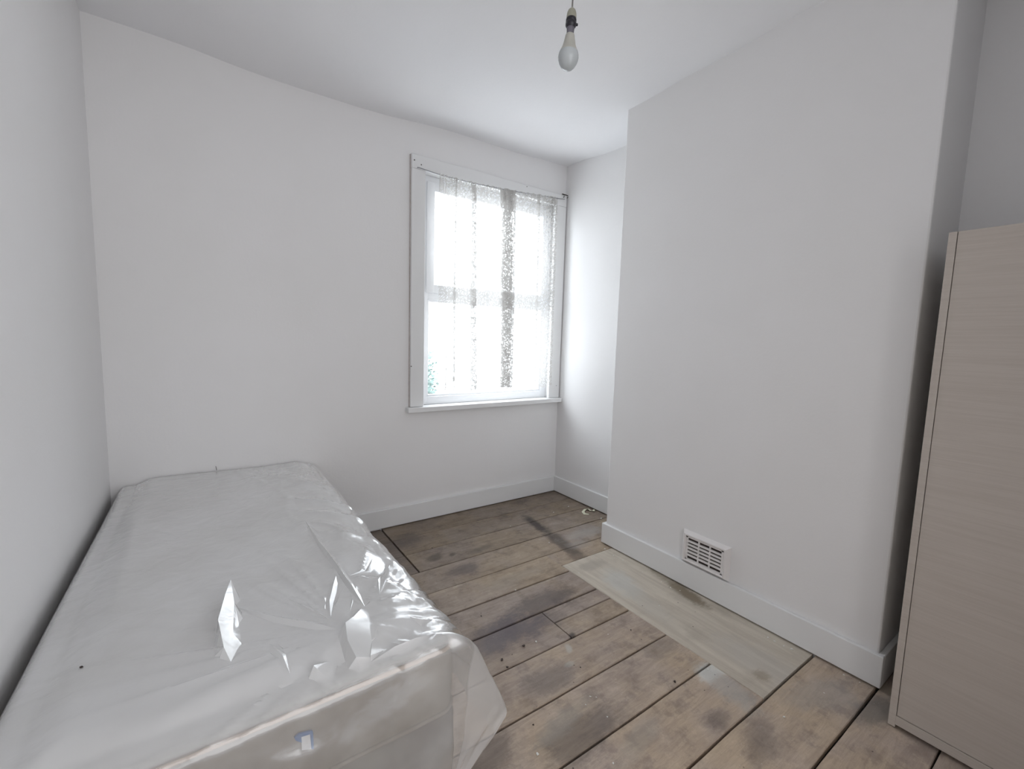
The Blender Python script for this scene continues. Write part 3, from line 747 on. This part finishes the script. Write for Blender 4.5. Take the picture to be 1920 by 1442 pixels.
A_ = [(1134, 1030, .006), (1150, 1042, .004), (1158, 1046, .005), (1168, 1051, .004), (1205, 1073, .003), (1240, 1091, .003), (1275, 1108, .003), (1440, 1196, .005), (1452, 1203, .006), (1470, 1212, .004), (1484, 1218, .007), (1582, 1266, .004), (1612, 1280, .003), (1127, 973, .008)]
for i, (a, b, s) in enumerate(A_): flake(a, b, s, M['flake'], 'paint_flake', 'small white paint flake lying along the foot of the chimney breast skirting', 'paint flake', 'paint flakes along the chimney skirting', i)
B_ = [(967, 1107, .005), (1005, 1204, .006), (957, 987, .004), (1107, 1307, .004), (1118, 1308, .003), (1139, 1345, .004), (1008, 1415, .006), (1098, 1322, .003), (1225, 1065, .0035), (1257, 1102, .004), (1236, 1136, .003), (1328, 1256, .006), (1066, 950, .006), (1038, 961, .005), (1030, 1018, .005), (1150, 1432, .004), (1470, 1345, .004), (1140, 1190, .003), (1545, 1300, .003), (1085, 1075, .003)]
for i, (a, b, s) in enumerate(B_): flake(a, b, s, M['flake'], 'paint_flake', 'small white paint flake lying out on the bare floorboards', 'paint flake', 'paint flakes on the floorboards', 50+i)
D_ = [(982, 1212, .007), (941, 1238, .007), (951, 1252, .006), (960, 1228, .003), (1265, 1279, .006), (1183, 1182, .005), (902, 1156, .004), (810, 1028, .006), (1088, 1252, .004), (1000, 1360, .004)]
for i, (a, b, s) in enumerate(D_): flake(a, b, s, M['crumb'], 'dirt_crumb', 'tiny dark crumb of dirt lying on the bare floorboards', 'dirt', 'dark crumbs on the floorboards', 90+i)
# cream curl of tape in the alcove corner
bm = bmesh.new(); c0 = spot(1089, 964, 2, 0)
path = [(1111, 952.5), (1116, 955.5), (1113, 959.5), (1107, 959), (1103, 955.5), (1097, 956.5), (1093, 961), (1096, 964.5), (1104, 965)]
P = [spot(a, b, 2, 0) for a, b in path]; lo = []
for i, p in enumerate(P):
    d = (P[min(i+1, len(P)-1)]-P[max(i-1, 0)]).normalized(); nrm = Vector((-d.y, d.x, 0)); wv = .010 if 0 < i < len(P)-1 else .006
    zz = .002+.006*math.sin(i/8*math.pi)
    lo.append([bm.verts.new(p+nrm*wv+Vector((0, 0, zz))), bm.verts.new(p-nrm*wv+Vector((0, 0, zz*.4))), bm.verts.new(p-nrm*wv+Vector((0, 0, zz*.4+.0015))), bm.verts.new(p+nrm*wv+Vector((0, 0, zz+.0015)))])
for a, b in zip(lo, lo[1:]):
    for k_ in range(4): bm.faces.new((a[k_], b[k_], b[(k_+1) % 4], a[(k_+1) % 4]))
bm.faces.new(lo[0]); bm.faces.new(lo[-1][::-1]); bmesh.ops.recalc_face_normals(bm, faces=bm.faces[:])
for v in bm.verts: v.co.x = min(v.co.x, W-T-.003); v.co.z = max(v.co.z, .0012)
tag(obj('tape_scrap', bm, M['litter'], smooth=50), 'curled cream scrap of tape on the floorboards by the alcove skirting', 'litter')
o = flake(153, 1253, .0045, M['crumb'], 'dark_speck', 'tiny black speck lying on the plastic sheeting near the wall side', 'dirt', None, 200)
c = spot(153, 1253, 2, .497); o.location = wrap_pt(c.x, c.y)+Vector((0, 0, .0005))
c = spot(406, 878, 1, 0); bm = bmesh.new(); tube(bm, [(c.x, -.001, c.z-.010), (c.x-.001, -.006, c.z+.0), (c.x-.003, -.003, c.z+.012)], .0012, 6)
tag(obj('nail', bm, M['screw'], smooth=50), 'small bent nail in the window wall just above the mattress', 'nail')

# ------------------------------------------------------------------ greenery beyond the glass
tr_ = empty('garden_tree', (3.0, 3.6, -2.8)); tag(tr_, 'pale green tree outside, glimpsed at the lower left of the window', 'tree')
rnd = random.Random(3); bm = bmesh.new()
for i in range(900):
    a, b = rnd.uniform(0, 6.28), rnd.uniform(-1, 1); r = rnd.uniform(.2, 1)**.5
    c = Vector((3.02+.30*r*math.cos(a)*math.sqrt(1-b*b*.8), 3.6+.3*r*math.sin(a), .45+.62*b*r))
    nrm = Vector((rnd.uniform(-1, 1), rnd.uniform(-1, 1), rnd.uniform(-.2, 1))).normalized(); u = nrm.cross(Vector((0, .3, 1))).normalized(); v = nrm.cross(u); s = rnd.uniform(.03, .06)
    q = [bm.verts.new(c+u*s), bm.verts.new(c+v*s*.5+nrm*.006), bm.verts.new(c-u*s), bm.verts.new(c-v*s*.5+nrm*.006)]; bm.faces.new(q)
child_at(obj('foliage', bm, M['leaf']), tr_)
bm = bmesh.new(); tube(bm, [(3.0, 3.6, -2.8), (2.98, 3.6, -1), (3.02, 3.6, .5)], [.09, .06, .02], 10); child_at(obj('trunk', bm, M['bark'], smooth=60), tr_)
